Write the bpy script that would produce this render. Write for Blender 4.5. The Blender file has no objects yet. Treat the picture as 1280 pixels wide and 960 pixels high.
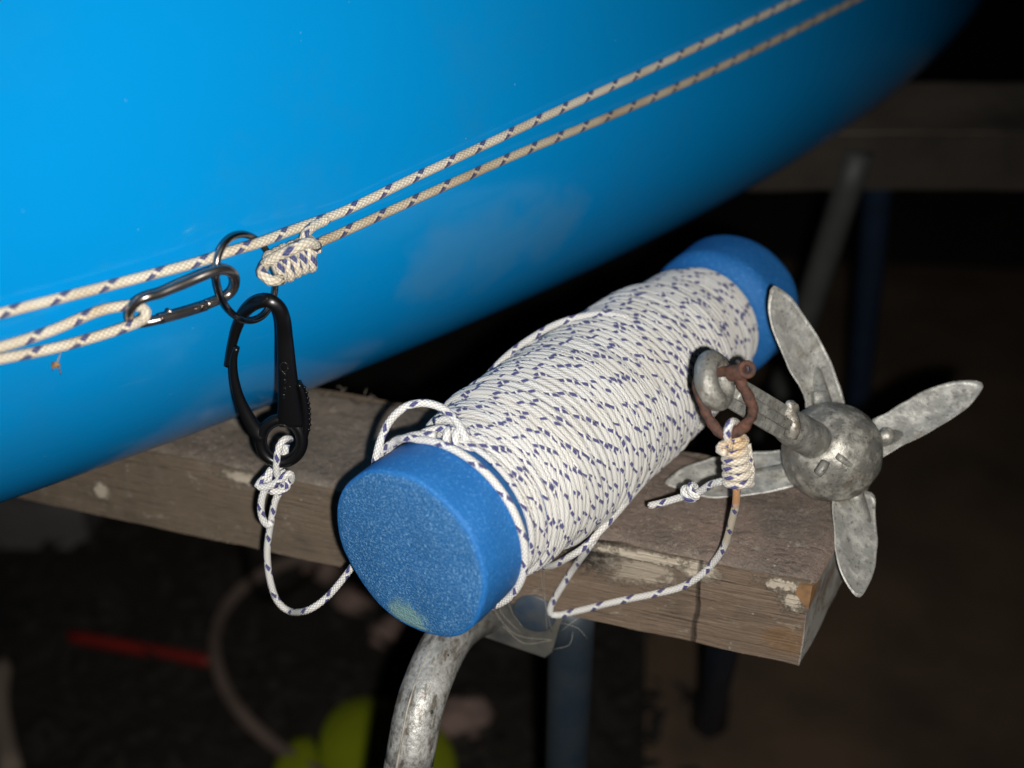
import bpy, math, random
import numpy as np
from mathutils import Vector, Matrix, noise
from mathutils.bvhtree import BVHTree

random.seed(7)
rng = np.random.default_rng(7)
sc = bpy.context.scene
COL = sc.collection
PI = math.pi

# ------------------------------------------------------------------ camera, world, flash, exposure
CAM_H = 0.95
PITCH = math.radians(29.4)
FPX = 1600.0
cam_d = bpy.data.cameras.new('camera')
cam = bpy.data.objects.new('camera', cam_d)
COL.objects.link(cam)
cam.location = (0, 0, CAM_H)
cam.rotation_euler = (PI / 2 - PITCH, 0, 0)
cam_d.sensor_width = 36
cam_d.lens = 36 * FPX / 1280
cam_d.clip_start = 0.02
cam_d.clip_end = 60
cam_d.dof.use_dof = True
cam_d.dof.focus_distance = 0.536
cam_d.dof.aperture_fstop = 5.3
sc.camera = cam

world = bpy.data.worlds.new('World')
sc.world = world
world.use_nodes = True
bg = world.node_tree.nodes['Background']
bg.inputs[0].default_value = (0.55, 0.6, 0.75, 1)
bg.inputs[1].default_value = 0.004

CP, SP = math.cos(PITCH), math.sin(PITCH)
def at(px, py, d):
    """world point seen at photo pixel (px, py), d metres in front of the lens"""
    x = (px - 640) / FPX * d
    y = (480 - py) / FPX * d
    return Vector((x, d * CP + y * SP, CAM_H + y * CP - d * SP))
VIEW = Vector((0, CP, -SP))

fl_d = bpy.data.lights.new('phone_flash', 'SPOT')
fl_d.energy = 17.0
fl_d.spot_size = math.radians(92)
fl_d.spot_blend = 1.0
fl_d.color = (1.0, 0.965, 0.915)
fl_d.shadow_soft_size = 0.0035
fl = bpy.data.objects.new('phone_flash', fl_d)
COL.objects.link(fl)
fl.location = cam.location + Vector((0.017, 0, 0)) + Vector((0, SP, CP)) * -0.010 + VIEW * 0.0
fl.rotation_euler = (at(520, 440, 1.0) - cam.location).to_track_quat('-Z', 'Y').to_euler()
sc.view_settings.view_transform = 'Standard'
sc.view_settings.look = 'None'
sc.view_settings.exposure = 0.0
sc.view_settings.gamma = 1.0
sc.cycles.max_bounces = 6

# ------------------------------------------------------------------ object helpers
def tag(o, label=None, cat=None, group=None, kind=None):
    if label: o['label'] = label
    if cat: o['category'] = cat
    if group: o['group'] = group
    if kind: o['kind'] = kind
    return o

def empty(name, loc, label, cat, group=None, rz=0.0):
    o = bpy.data.objects.new(name, None)
    o.empty_display_size = 0.02
    COL.objects.link(o)
    o.location = loc
    o.rotation_euler = (0, 0, rz)
    return tag(o, label, cat, group)

class MB:
    """collects faces and links them as one mesh object"""
    def __init__(s):
        s.v, s.f, s.uv, s.sm = [], [], [], []
    def add(s, v, f, uv=None, smooth=True):
        n = len(s.v)
        s.v += [tuple(p) for p in v]
        for i, q in enumerate(f):
            s.f.append(tuple(a + n for a in q))
            s.uv.append(uv[i] if uv else [(0, 0)] * len(q))
            s.sm.append(smooth)
        return s
    def build(s, name, mat, parent=None, local=False):
        """vertices are world points unless local; a child keeps its parent's origin"""
        me = bpy.data.meshes.new(name)
        v = s.v
        if not local:
            M = None
            if parent is not None:
                M = world_of(parent).inverted()
            elif v:
                a = np.array(v)
                org = Vector(((a[:, 0].min() + a[:, 0].max()) / 2, (a[:, 1].min() + a[:, 1].max()) / 2, a[:, 2].min()))
                M = Matrix.Translation(-org)
            if M is not None:
                A = np.array(M)
                a = np.array(v) @ A[:3, :3].T + A[:3, 3]
                v = a.tolist()
        me.from_pydata(v, [], s.f)
        me.update()
        ul = me.uv_layers.new(name='UVMap')
        flat = [c for q in s.uv for p in q for c in p]
        ul.data.foreach_set('uv', flat)
        me.polygons.foreach_set('use_smooth', s.sm)
        me.materials.append(mat)
        o = bpy.data.objects.new(name, me)
        COL.objects.link(o)
        if parent is not None:
            o.parent = parent
        elif not local:
            o.location = org
        return o

def world_of(o):
    M = Matrix.LocRotScale(o.location, o.rotation_euler, o.scale)
    return (world_of(o.parent) @ M) if o.parent else M

def spline(pts, step, closed=False):
    """Catmull-Rom through pts, resampled at about `step` metres"""
    P = [np.array(p, float) for p in pts]
    n = len(P)
    out = []
    rngn = n if closed else n - 1
    for i in range(rngn):
        p1, p2 = P[i], P[(i + 1) % n]
        p0 = P[(i - 1) % n] if (closed or i > 0) else 2 * p1 - p2
        p3 = P[(i + 2) % n] if (closed or i + 2 < n) else 2 * p2 - p1
        k = max(1, int(np.linalg.norm(p2[:3] - p1[:3]) / step))
        for j in range(k):
            t = j / k
            out.append(0.5 * (2 * p1 + (p2 - p0) * t + (2 * p0 - 5 * p1 + 4 * p2 - p3) * t * t + (3 * p1 - p0 - 3 * p2 + p3) * t ** 3))
    if not closed:
        out.append(P[-1])
    return np.array(out)

def frames(P, closed=False, ref=None):
    n = len(P)
    T = np.zeros((n, 3))
    if closed:
        T = np.roll(P, -1, 0) - np.roll(P, 1, 0)
    else:
        T[1:-1] = P[2:] - P[:-2]
        T[0] = P[1] - P[0]; T[-1] = P[-1] - P[-2]
    T /= np.maximum(np.linalg.norm(T, axis=1, keepdims=True), 1e-12)
    N = np.zeros((n, 3))
    if ref is not None:
        r = np.array(ref, float)
        for i in range(n):
            b = np.cross(T[i], r); b /= max(np.linalg.norm(b), 1e-9)
            N[i] = b
    else:
        a = np.array([0, 0, 1.0]) if abs(T[0][2]) < .9 else np.array([1.0, 0, 0])
        v = np.cross(T[0], a); v /= np.linalg.norm(v)
        for i in range(n):
            v = v - T[i] * np.dot(v, T[i]); v /= max(np.linalg.norm(v), 1e-9)
            N[i] = v
    B = np.cross(T, N)
    return T, N, B

def tube(P, r, sides=10, closed=False, caps=True, thick=None, ref=None, power=2.0, vs=None, u0=0.0, jit=0.0):
    """tube along P; r radius (scalar/list) across, thick along `ref`; uv v in rope diameters"""
    P = np.asarray(P, float)
    n = len(P)
    R = np.full(n, r) if np.isscalar(r) else np.interp(np.linspace(0, 1, n), np.linspace(0, 1, len(r)), r)
    if thick is None: K = R
    else: K = np.full(n, thick) if np.isscalar(thick) else np.interp(np.linspace(0, 1, n), np.linspace(0, 1, len(thick)), thick)
    T, N, B = frames(P, closed, ref)
    ang = np.arange(sides) * 2 * PI / sides
    ca, sa = np.cos(ang), np.sin(ang)
    e = 2.0 / power
    ca = np.sign(ca) * np.abs(ca) ** e; sa = np.sign(sa) * np.abs(sa) ** e
    V = P[:, None, :] + N[:, None, :] * (R[:, None] * ca)[..., None] + B[:, None, :] * (K[:, None] * sa)[..., None]
    V = V.reshape(-1, 3)
    dist = np.concatenate([[0], np.cumsum(np.linalg.norm(np.diff(P, axis=0), axis=1))])
    dm = vs if vs else 2 * float(np.mean(R))
    w = dist / dm
    uo = np.zeros(n)
    if jit:
        sd_ = 17.3 * u0
        uo = np.array([jit * noise.noise(Vector((q * .06, sd_, 1))) + .35 * jit * noise.noise(Vector((q * .31, sd_, 7))) for q in w])
        w = w + np.array([2.2 * jit * noise.noise(Vector((q * .11, sd_, 4))) for q in w])
    F, U = [], []
    m = n if closed else n - 1
    for i in range(m):
        j = (i + 1) % n
        v0 = w[i]; v1 = w[j] if j else w[i] + (w[1] - w[0])
        for k in range(sides):
            l = (k + 1) % sides
            F.append((i * sides + k, j * sides + k, j * sides + l, i * sides + l))
            a0, a1 = u0 + uo[i], u0 + uo[j]
            U.append([(k / sides + a0, v0), (k / sides + a1, v1), ((k + 1) / sides + a1, v1), ((k + 1) / sides + a0, v0)])
    if caps and not closed:
        F.append(tuple(range(sides))[::1]); U.append([(.5, w[0])] * sides)
        F.append(tuple((n - 1) * sides + k for k in range(sides))[::-1]); U.append([(.5, w[-1])] * sides)
    return V.tolist(), F, U

def lathe(c, ax, prof, sides=64, e1=None):
    """surface of revolution; prof = [(along, radius)]"""
    ax = Vector(ax).normalized()
    if e1 is None: e1 = ax.orthogonal()
    e1 = (Vector(e1) - ax * Vector(e1).dot(ax)).normalized()
    e2 = ax.cross(e1)
    V, F, U = [], [], []
    for (a, r) in prof:
        for k in range(sides):
            t = 2 * PI * k / sides
            V.append(Vector(c) + ax * a + (e1 * math.cos(t) + e2 * math.sin(t)) * r)
    for i in range(len(prof) - 1):
        for k in range(sides):
            l = (k + 1) % sides
            F.append((i * sides + k, i * sides + l, (i + 1) * sides + l, (i + 1) * sides + k))
            U.append([(k / sides, i), ((k + 1) / sides, i), ((k + 1) / sides, i + 1), (k / sides, i + 1)])
    return V, F, U

def sphere(c, r, n=14, sq=(1, 1, 1), rough=0.0, seed=0):
    V, F = [], []
    for i in range(n + 1):
        t = PI * i / n
        for k in range(2 * n):
            p = PI * k / n
            d = Vector((math.sin(t) * math.cos(p), math.sin(t) * math.sin(p), math.cos(t)))
            q = 1 + rough * noise.noise(d * 1.6 + Vector((seed * 7.1, seed, 0)))
            V.append(Vector(c) + Vector((d.x * sq[0], d.y * sq[1], d.z * sq[2])) * r * q)
    for i in range(n):
        for k in range(2 * n):
            l = (k + 1) % (2 * n)
            F.append((i * 2 * n + k, (i + 1) * 2 * n + k, (i + 1) * 2 * n + l, i * 2 * n + l))
    return V, F

# ------------------------------------------------------------------ material helpers
class NT:
    def __init__(s, name):
        s.m = bpy.data.materials.new(name); s.m.use_nodes = True
        s.t = s.m.node_tree; s.N = s.t.nodes
        s.p = s.N['Principled BSDF']
    def n(s, typ, **kw):
        x = s.N.new(typ)
        for k, v in kw.items(): setattr(x, k, v)
        return x
    def l(s, a, b): s.t.links.new(a, b)
    def sv(s, sock, v):
        if isinstance(v, bpy.types.NodeSocket): s.l(v, sock)
        else:
            if sock.type == 'RGBA' and len(v) == 3: v = (*v, 1)
            sock.default_value = v
    def math(s, op, a, b=None, c=None, clamp=False):
        x = s.n('ShaderNodeMath', operation=op, use_clamp=clamp)
        s.sv(x.inputs[0], a)
        if b is not None: s.sv(x.inputs[1], b)
        if c is not None: s.sv(x.inputs[2], c)
        return x.outputs[0]
    def mix(s, f, a, b, blend='MIX'):
        x = s.n('ShaderNodeMix', data_type='RGBA', blend_type=blend)
        s.sv(x.inputs[0], f); s.sv(x.inputs[6], a); s.sv(x.inputs[7], b)
        return x.outputs[2]
    def coord(s, which='Object', scale=None):
        o = s.n('ShaderNodeTexCoord').outputs[which]
        if scale:
            mp = s.n('ShaderNodeMapping'); mp.inputs['Scale'].default_value = scale
            s.l(o, mp.inputs[0]); o = mp.outputs[0]
        return o
    def noise(s, vec, scale, detail=4, rough=.55, dist=0):
        x = s.n('ShaderNodeTexNoise'); s.l(vec, x.inputs['Vector'])
        x.inputs['Scale'].default_value = scale; x.inputs['Detail'].default_value = detail
        x.inputs['Roughness'].default_value = rough; x.inputs['Distortion'].default_value = dist
        return x.outputs[0]
    def voro(s, vec, scale, feat='F1'):
        x = s.n('ShaderNodeTexVoronoi', feature=feat); s.l(vec, x.inputs['Vector'])
        x.inputs['Scale'].default_value = scale
        return x
    def ramp(s, v, lo, hi):
        x = s.n('ShaderNodeMapRange'); x.clamp = True
        s.sv(x.inputs[0], v); x.inputs[1].default_value = lo; x.inputs[2].default_value = hi
        return x.outputs[0]
    def bump(s, h, strength, dist):
        x = s.n('ShaderNodeBump'); s.l(h, x.inputs['Height'])
        x.inputs['Strength'].default_value = strength; x.inputs['Distance'].default_value = dist
        s.l(x.outputs[0], s.p.inputs['Normal'])
    def set(s, **kw):
        for k, v in kw.items(): s.sv(s.p.inputs[k.replace('_', ' ')], v)
        return s.m

def mat_rope(name, base, fleck, dirt, dirt_col, stain=None, grime=.48, pitch=5.4):
    b = NT(name)
    uv = b.coord('UV')
    sp = b.n('ShaderNodeSeparateXYZ'); b.l(uv, sp.inputs[0])
    u, v = sp.outputs[0], sp.outputs[1]
    n = 8.0
    vk = b.math('MULTIPLY', v, 1 / pitch)
    A = b.math('MULTIPLY', b.math('ADD', u, vk), n)
    Bq = b.math('MULTIPLY', b.math('SUBTRACT', u, vk), n)
    sa = b.math('ABSOLUTE', b.math('SINE', b.math('MULTIPLY', A, PI)))
    sb = b.math('ABSOLUTE', b.math('SINE', b.math('MULTIPLY', Bq, PI)))
    h = b.math('MULTIPLY', sa, sb)
    h2 = b.math('POWER', h, .5)
    a8 = b.math('FLOORED_MODULO', A, n)
    b8 = b.math('FLOORED_MODULO', Bq, n / 2)
    m = b.math('MULTIPLY', b.math('LESS_THAN', a8, 1.65), b.math('LESS_THAN', b8, 2.8))
    pos = b.n('ShaderNodeNewGeometry').outputs['Position']
    d = b.noise(pos, 55, 4)
    col = b.mix(b.math('MULTIPLY', b.ramp(d, .42, .72), dirt), base, dirt_col)
    if stain:
        for (p, rad, c, amt) in stain:
            dn = b.n('ShaderNodeVectorMath', operation='DISTANCE'); b.l(pos, dn.inputs[0]); dn.inputs[1].default_value = p
            f = b.math('ADD', b.math('MULTIPLY', dn.outputs['Value'], 1 / rad), b.math('MULTIPLY', b.math('SUBTRACT', b.noise(pos, 240, 3), .5), .9))
            col = b.mix(b.math('MULTIPLY', b.math('SUBTRACT', 1.0, b.ramp(f, .55, 1.0)), amt), col, c)
    col = b.mix(b.math('MULTIPLY', m, .96), col, fleck)
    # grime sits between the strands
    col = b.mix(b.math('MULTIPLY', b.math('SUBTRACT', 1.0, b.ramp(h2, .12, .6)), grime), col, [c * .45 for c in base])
    b.bump(h2, .8, .0005 if grime > .4 else .0003)
    return b.set(Base_Color=col, Roughness=.5, Specular_IOR_Level=.45, Sheen_Weight=.1)

def mat_simple(name, col, rough, metallic=0, vscale=40, var=.25, col2=None, bump=0, bscale=200, bdist=.0005, **kw):
    b = NT(name)
    pos = b.coord('Object')
    f = b.noise(pos, vscale, 5)
    c = b.mix(b.ramp(f, .35, .7), col, col2 if col2 else [x * (1 - var) for x in col])
    if bump: b.bump(b.noise(pos, bscale, 5), bump, bdist)
    return b.set(Base_Color=c, Roughness=rough, Metallic=metallic, **kw)

def mat_galv(name, base, pale, rust, rust_amt, scale=1.0):
    b = NT(name)
    pos = b.coord('Object')
    n1 = b.noise(pos, 95 * scale, 7, .68)
    n2 = b.noise(pos, 38 * scale, 5, .6)
    n3 = b.noise(pos, 420 * scale, 4, .6)
    c = b.mix(b.ramp(n1, .46, .62), base, pale)
    c = b.mix(b.math('MULTIPLY', b.ramp(n2, .54, .72), rust_amt), c, rust)
    vc = b.voro(pos, 210 * scale)
    sx = b.n('ShaderNodeSeparateXYZ'); b.l(vc.outputs['Color'], sx.inputs[0])
    c = b.mix(b.math('MULTIPLY', sx.outputs[0], .35), c, [x * 1.45 for x in base])
    c = b.mix(b.math('MULTIPLY', b.ramp(n3, .58, .66), .6), c, [x * .30 for x in base])
    vp = b.voro(pos, 330); pit = b.math('MULTIPLY', b.math('LESS_THAN', vp.outputs['Distance'], .16), b.ramp(n2, .48, .56))
    c = b.mix(b.math('MULTIPLY', pit, .7), c, [x * .22 for x in rust])
    hh = b.math('ADD', b.math('MULTIPLY', n1, .7), b.math('MULTIPLY', n3, .5))
    b.bump(hh, .6, .0010)
    return b.set(Base_Color=c, Roughness=.47, Metallic=.35, Specular_IOR_Level=.5)

M = {}
# hull gelcoat: glossy, with a few specks and hair scratches low on the side
b = NT('blue_hull_paint')
pos = b.coord('Object')
n = b.noise(pos, 6, 3)
col = b.mix(b.ramp(n, .3, .7), (.0010, .245, .60), (.0010, .228, .56))
uv = b.n('ShaderNodeTexCoord').outputs['UV']
def uvm(sc_, rot=0.0):
    mp = b.n('ShaderNodeMapping'); mp.inputs['Scale'].default_value = sc_; mp.inputs['Rotation'].default_value = (0, 0, rot)
    b.l(uv, mp.inputs[0]); return mp.outputs[0]
patch = b.ramp(b.noise(uvm((11, 22, 1)), 1.0, 3), .52, .62)
scr = b.math('MULTIPLY', b.ramp(b.noise(uvm((26, 900, 1), .10), 1.0, 5, .75), .63, .70), patch)
patch2 = b.ramp(b.noise(uvm((16, 30, 1), 1.0), 1.0, 3), .58, .64)
scr2 = b.math('MULTIPLY', b.ramp(b.noise(uvm((500, 60, 1), .5), 1.0, 4, .7), .66, .72), patch2)
uvs = b.n('ShaderNodeSeparateXYZ'); b.l(uv, uvs.inputs[0])
scr = b.math('MULTIPLY', b.math('MAXIMUM', scr, scr2), b.ramp(uvs.outputs[1], .30, .45))   # rubbed only low on the bilge
col = b.mix(b.math('MULTIPLY', scr, .6), col, (.32, .50, .60))
grime = b.math('MULTIPLY', b.ramp(b.noise(pos, 10, 8, .72), .48, .80), .30)
col = b.mix(grime, col, (.030, .16, .30))
vd = b.voro(pos, 110).outputs['Distance']
spk = b.math('MULTIPLY', b.math('LESS_THAN', vd, .035), b.ramp(b.noise(pos, 30, 2), .50, .56))
col = b.mix(b.math('MULTIPLY', spk, .3), col, (.5, .65, .7))
dust = b.noise(pos, 24, 7, .7)
b.bump(b.noise(pos, 9, 2), .05, .004)
M['hull'] = b.set(Base_Color=col, Roughness=b.math('ADD', .06, b.math('MULTIPLY', dust, .30)), Specular_IOR_Level=.38)
M['gunwale'] = mat_simple('dark_gunwale', (.03, .03, .035), .45)

CREAM = (.74, .67, .54)
M['hull_rope'] = mat_rope('cream_braid', CREAM, (.012, .028, .16), .6, (.50, .36, .20), pitch=4.5)
M['tan_rope'] = mat_rope('tan_soiled_braid', (.60, .51, .37), (.012, .028, .14), .7, (.40, .28, .15), pitch=4.5)
M['steel'] = mat_simple('dark_polished_steel', (.40, .36, .34), .27, .95, vscale=130, var=.35, bump=.12, bscale=260)
M['ring_steel'] = mat_simple('dark_ring_steel', (.36, .33, .31), .27, 1.0, vscale=130, var=.35, bump=.12, bscale=260)
M['steel_pin'] = mat_simple('copper_toned_steel', (.45, .33, .27), .28, 1.0, vscale=160)
M['black_plastic'] = mat_simple('black_moulded_plastic', (.0045, .0045, .005), .30, 0, bump=.12, bscale=900, bdist=.0002, Specular_IOR_Level=.42)
M['emboss'] = mat_simple('black_emboss', (.010, .010, .011), .22, 0)

# foam
b = NT('blue_closed_cell_foam')
pos = b.coord('Object')
v1 = b.voro(pos, 900)
n1 = b.noise(pos, 30, 5)
n2 = b.noise(pos, 800, 4, .8)
c = b.mix(b.ramp(n1, .35, .7), (.012, .132, .40), (.016, .150, .43))
c = b.mix(b.math('MULTIPLY', b.ramp(n2, .55, .68), .75), c, (.12, .36, .72))
n4 = b.noise(b.coord('Object'), 260, 5, .7)
b.bump(b.math('ADD', b.math('MULTIPLY', v1.outputs['Distance'], .5), b.math('ADD', n2, n4)), .5, .0008)
M['foam'] = b.set(Base_Color=c, Roughness=.58, Specular_IOR_Level=.40)
b = NT('cut_foam_face')
pos = b.coord('Object')
v1 = b.voro(pos, 1050)
n1 = b.noise(pos, 22, 5)
n2 = b.noise(pos, 1200, 3, .75)
c = b.mix(b.ramp(n1, .35, .7), (.020, .132, .35), (.025, .150, .38))
c = b.mix(b.math('MULTIPLY', b.ramp(n2, .53, .66), .85), c, (.24, .47, .74))
_a0, _a1 = at(510, 693, .496), at(905, 385, .686)
_ax = (_a1 - _a0).normalized(); _ax.z = 0; _ax.normalize()
_d = at(512, 778, 1.0) - cam.location
P_st = cam.location + _d * (_ax.dot(_a0 - cam.location) / _ax.dot(_d))
dn = b.n('ShaderNodeVectorMath', operation='DISTANCE')
b.l(b.n('ShaderNodeNewGeometry').outputs['Position'], dn.inputs[0]); dn.inputs[1].default_value = P_st
f = b.math('ADD', b.math('MULTIPLY', dn.outputs['Value'], 1 / .013), b.math('MULTIPLY', b.math('SUBTRACT', b.noise(pos, 190, 5, .7), .5), 1.5))
c = b.mix(b.math('MULTIPLY', b.math('SUBTRACT', 1.0, b.ramp(f, .55, .95)), .75), c, (.22, .38, .33))
b.bump(b.math('ADD', b.math('MULTIPLY', v1.outputs['Distance'], .6), b.math('MULTIPLY', n2, 1.3)), .7, .0009)
M['foam_face'] = b.set(Base_Color=c, Roughness=.55, Specular_IOR_Level=.4)

def paint_reflection_on_hull():
    """hazy reflection of the winding, painted into the hull colour beside the roller"""
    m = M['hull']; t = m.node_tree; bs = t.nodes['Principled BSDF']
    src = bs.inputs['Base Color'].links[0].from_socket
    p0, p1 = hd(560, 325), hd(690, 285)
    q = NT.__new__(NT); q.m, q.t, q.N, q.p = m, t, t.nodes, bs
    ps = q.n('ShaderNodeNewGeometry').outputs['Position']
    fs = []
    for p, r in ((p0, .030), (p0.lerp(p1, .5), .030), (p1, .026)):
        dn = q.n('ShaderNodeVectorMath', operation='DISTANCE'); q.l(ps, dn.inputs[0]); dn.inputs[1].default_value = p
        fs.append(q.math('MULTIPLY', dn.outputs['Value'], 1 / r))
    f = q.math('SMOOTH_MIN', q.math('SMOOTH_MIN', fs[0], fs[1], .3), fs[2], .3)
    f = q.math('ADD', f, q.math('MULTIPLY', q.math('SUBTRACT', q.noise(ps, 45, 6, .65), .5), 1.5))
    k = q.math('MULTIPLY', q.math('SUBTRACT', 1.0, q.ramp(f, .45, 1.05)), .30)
    q.l(q.mix(k, src, (.10, .25, .40)), bs.inputs['Base Color'])  # pale reflection haze mixed into the base colour

# ------------------------------------------------------------------ setting: ground
def wz(h): return CAM_H + h
TOP = wz(-.341)
g = MB()
G = 60
xs = np.linspace(-8, 9, G); ys = np.linspace(-3, 12, G)
V = [(x, y, .004 * noise.noise(Vector((x * 3, y * 3, 0)))) for y in ys for x in xs]
F = [(j * G + i, j * G + i + 1, (j + 1) * G + i + 1, (j + 1) * G + i) for j in range(G - 1) for i in range(G - 1)]
g.add(V, F)
M['floor'] = mat_simple('dark_earth_floor', (.022, .017, .012), .9, vscale=9, col2=(.008, .007, .006), bump=.8, bscale=60, bdist=.01)
tag(g.build('ground', M['floor'], local=True), kind='structure')

# ------------------------------------------------------------------ the canoe
F0, Y0, Y1, Y2, HW0, RM, RK, S0, HR = 0.56268, 0.78001, 0.46504, 0.05744, -0.19178, 0.14128, 0.01389, 0.05483, -0.08476
S = np.concatenate([np.linspace(-1.7, -.45, 30), np.linspace(-.44, 1.2, 180), np.linspace(1.23, 1.75, 20)])
def plan(Sv):
    """integrate the hull's side line"""
    fine = np.linspace(-1.8, 1.8, 3601)
    yaw = Y0 + Y1 * fine + Y2 * fine * fine
    d = fine[1] - fine[0]
    X = np.cumsum(np.cos(yaw)) * d; Y = np.cumsum(np.sin(yaw)) * d
    i0 = np.argmin(abs(fine))
    X -= X[i0]; Y += F0 - Y[i0]
    return np.interp(Sv, fine, X), np.interp(Sv, fine, Y), np.interp(Sv, fine, yaw)
hx, hy, hyaw = plan(S)
sect = []
for a in np.linspace(0, 1, 8):                       # near side above the widest line
    sect.append(('up', 1 - a))
for a in np.linspace(0, PI / 2, 34)[1:]:             # bilge
    sect.append(('arc', a))
HULLV = []
nrow = len(sect)
rows = []
for i, s in enumerate(S):
    nx, ny = -math.sin(hyaw[i]), math.cos(hyaw[i])
    hw = HW0 + HR * s
    hb = -.341 + RK * max(0, s - S0) ** 2
    Wd = .74 * max(.03, 1 - (s / 1.78) ** 2) ** .6       # beam here
    k = min(1.0, Wd / (2.05 * RM))
    prof = []
    for kind, a in sect:
        if kind == 'up':
            prof.append((.012 * a * a * k, hw + a * .22))
        else:
            prof.append((RM * k * (1 - math.cos(a)), hw - (hw - hb) * math.sin(a)))
    full = prof + [(Wd - m, h) for m, h in prof[::-1]]
    inner = [(min(max(m, .006), Wd - .006) if True else m, max(h, hb + .008)) for m, h in full[::-1]]
    ring = full + [(m + (.006 if j >= len(full) // 2 else -.006), h) for j, (m, h) in enumerate(inner)]
    rows.append([(hx[i] + nx * m, hy[i] + ny * m, wz(h)) for m, h in full])
g = MB()
nr = len(rows[0])
V = [p for r in rows for p in r]
F = []
for i in range(len(rows) - 1):
    for j in range(nr - 1):
        F.append((i * nr + j, i * nr + j + 1, (i + 1) * nr + j + 1, (i + 1) * nr + j))
F.append(tuple(range(nr))[::-1]); F.append(tuple((len(rows) - 1) * nr + j for j in range(nr)))
bvh = BVHTree.FromPolygons([Vector(p) for p in V], F)
canoe = empty('canoe', (0, 1.0, TOP), 'glossy blue canoe hull filling the upper left, resting on the wooden trestle', 'canoe')
VV = np.array(V); arc = np.linspace(0, 1.9, nr)
HU = []
for q in F:
    HU.append([(float(S[k // nr]), float(arc[k % nr])) for k in q])
g.add(V, F, HU)
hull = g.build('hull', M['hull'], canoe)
sol = hull.modifiers.new('shell', 'SOLIDIFY'); sol.thickness = .005; sol.offset = -1
for sd in (0, nr - 1):
    g = MB(); P = np.array([r[sd] for r in rows])
    g.add(*tube(P, .012, 8)); g.build('gunwale', M['gunwale'], canoe)

CAMP = Vector(cam.location)
def hd(px, py, off=0.0):
    """point `off` metres proud of the hull at this photo pixel"""
    d = (at(px, py, 1.0) - CAMP).normalized()
    loc, nor, idx, dist = bvh.ray_cast(CAMP, d)
    if loc is None: return at(px, py, .8)
    if nor.dot(d) > 0: nor = -nor
    return loc + nor * off
def dep(p): return (Vector(p) - CAMP).dot(VIEW)
def hdz(px, py, off):
    """same pixel, but lifted towards the lens until it is `off` proud of the hull"""
    d = (at(px, py, 1.0) - CAMP).normalized()
    loc, nor, idx, dist = bvh.ray_cast(CAMP, d)
    if loc is None: return at(px, py, .8)
    return at(px, py, dep(loc) - off / max(.45, abs(nor.dot(VIEW))))
def hline(pp, step=.002):
    """curve lying on the hull through (px, py, off) points"""
    q = spline([(a * 1.0, b_ * 1.0, o * 1e4) for a, b_, o in pp], 9.0)
    return spline([hdz(a, b_, o / 1e4) for a, b_, o in q], step)

paint_reflection_on_hull()

# ------------------------------------------------------------------ ropes along the hull
RR = .0020
up = MB()
pts = [(-60, 409, .0025), (0, 392, .0025), (140, 356, .003), (250, 327, .0045), (285, 315, .0055), (322, 304, .0055), (372, 285, .0035), (430, 264, .0025)]
pts += [(x, y, .0023) for x, y in ((520, 221), (600, 184), (700, 137), (800, 92), (900, 45), (1000, -3), (1060, -32))]
up.add(*tube(hline(pts), RR, 12, u0=.1))
tag(up.build('rope', M['hull_rope']), 'upper of the two flecked cream ropes running along the blue hull through the ring', 'rope', 'cream ropes along the hull')

low = empty('rope', hdz(365, 325, .006), 'lower cream rope, tied to the steel ring by a fat coiled knot', 'rope', 'cream ropes along the hull')
pts = [(352, 328, .005), (375, 318, .005), (400, 303, .004), (425, 292, .003)]
pts += [(x, y, .0023) for x, y in ((500, 258), (580, 222), (660, 187), (760, 146), (850, 107), (950, 60), (1065, 2), (1110, -22))]
g = MB(); g.add(*tube(hline(pts), RR, 12, u0=.35)); g.build('line', M['tan_rope'], low)
# coiled knot: wraps round the standing line
def coil(p0, p1, R0, R1, turns, r, squash=1.0, jit=.12, ph=0.0, step=26):
    p0, p1 = Vector(p0), Vector(p1)
    ax = (p1 - p0).normalized(); e1 = (VIEW - ax * VIEW.dot(ax)).normalized(); e2 = ax.cross(e1)
    P = []
    n = int(turns * step)
    for i in range(n + 1):
        t = i / n
        th = ph + t * turns * 2 * PI
        R = R0 + (R1 - R0) * t + r * jit * noise.noise(Vector((th * .45, p0.x * 90, 0)))
        tl = r * .5 * math.sin(th) * (.6 + .4 * noise.noise(Vector((th * .1, 3, 0))))
        P.append(p0.lerp(p1, t) + ax * tl + (e1 * math.cos(th) * squash + e2 * math.sin(th)) * R)
    return np.array(P)
kn = MB()
ka, kb = hdz(341, 336, .0075), hdz(391, 315, .0075)
kn.add(*tube(coil(ka, kb, .0056, .0058, 5.4, .0021, .8, .25, 1.0), .0019, 12, u0=.2))
kn.add(*tube(spline([ka, hdz(366, 326, .0075), kb], .002), .0030, 10))
# loop over the ring, the long strand lying over the coil and the tail looping back up
kn.add(*tube(spline([hdz(352, 349, .012), hdz(338, 351, .012), hdz(328, 343, .010), hdz(331, 331, .006), hdz(344, 322, .009), hdz(365, 312, .0125), hdz(386, 303, .0125), hdz(396, 308, .011)], .002), .0022, 10))
kn.add(*tube(spline([hdz(379, 306, .009), hdz(382, 293, .008), hdz(391, 283, .0065), hdz(404, 277, .0055), hdz(410, 272, .006)], .002), .0020, 10))
kn.build('knot', M['hull_rope'], low)

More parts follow.
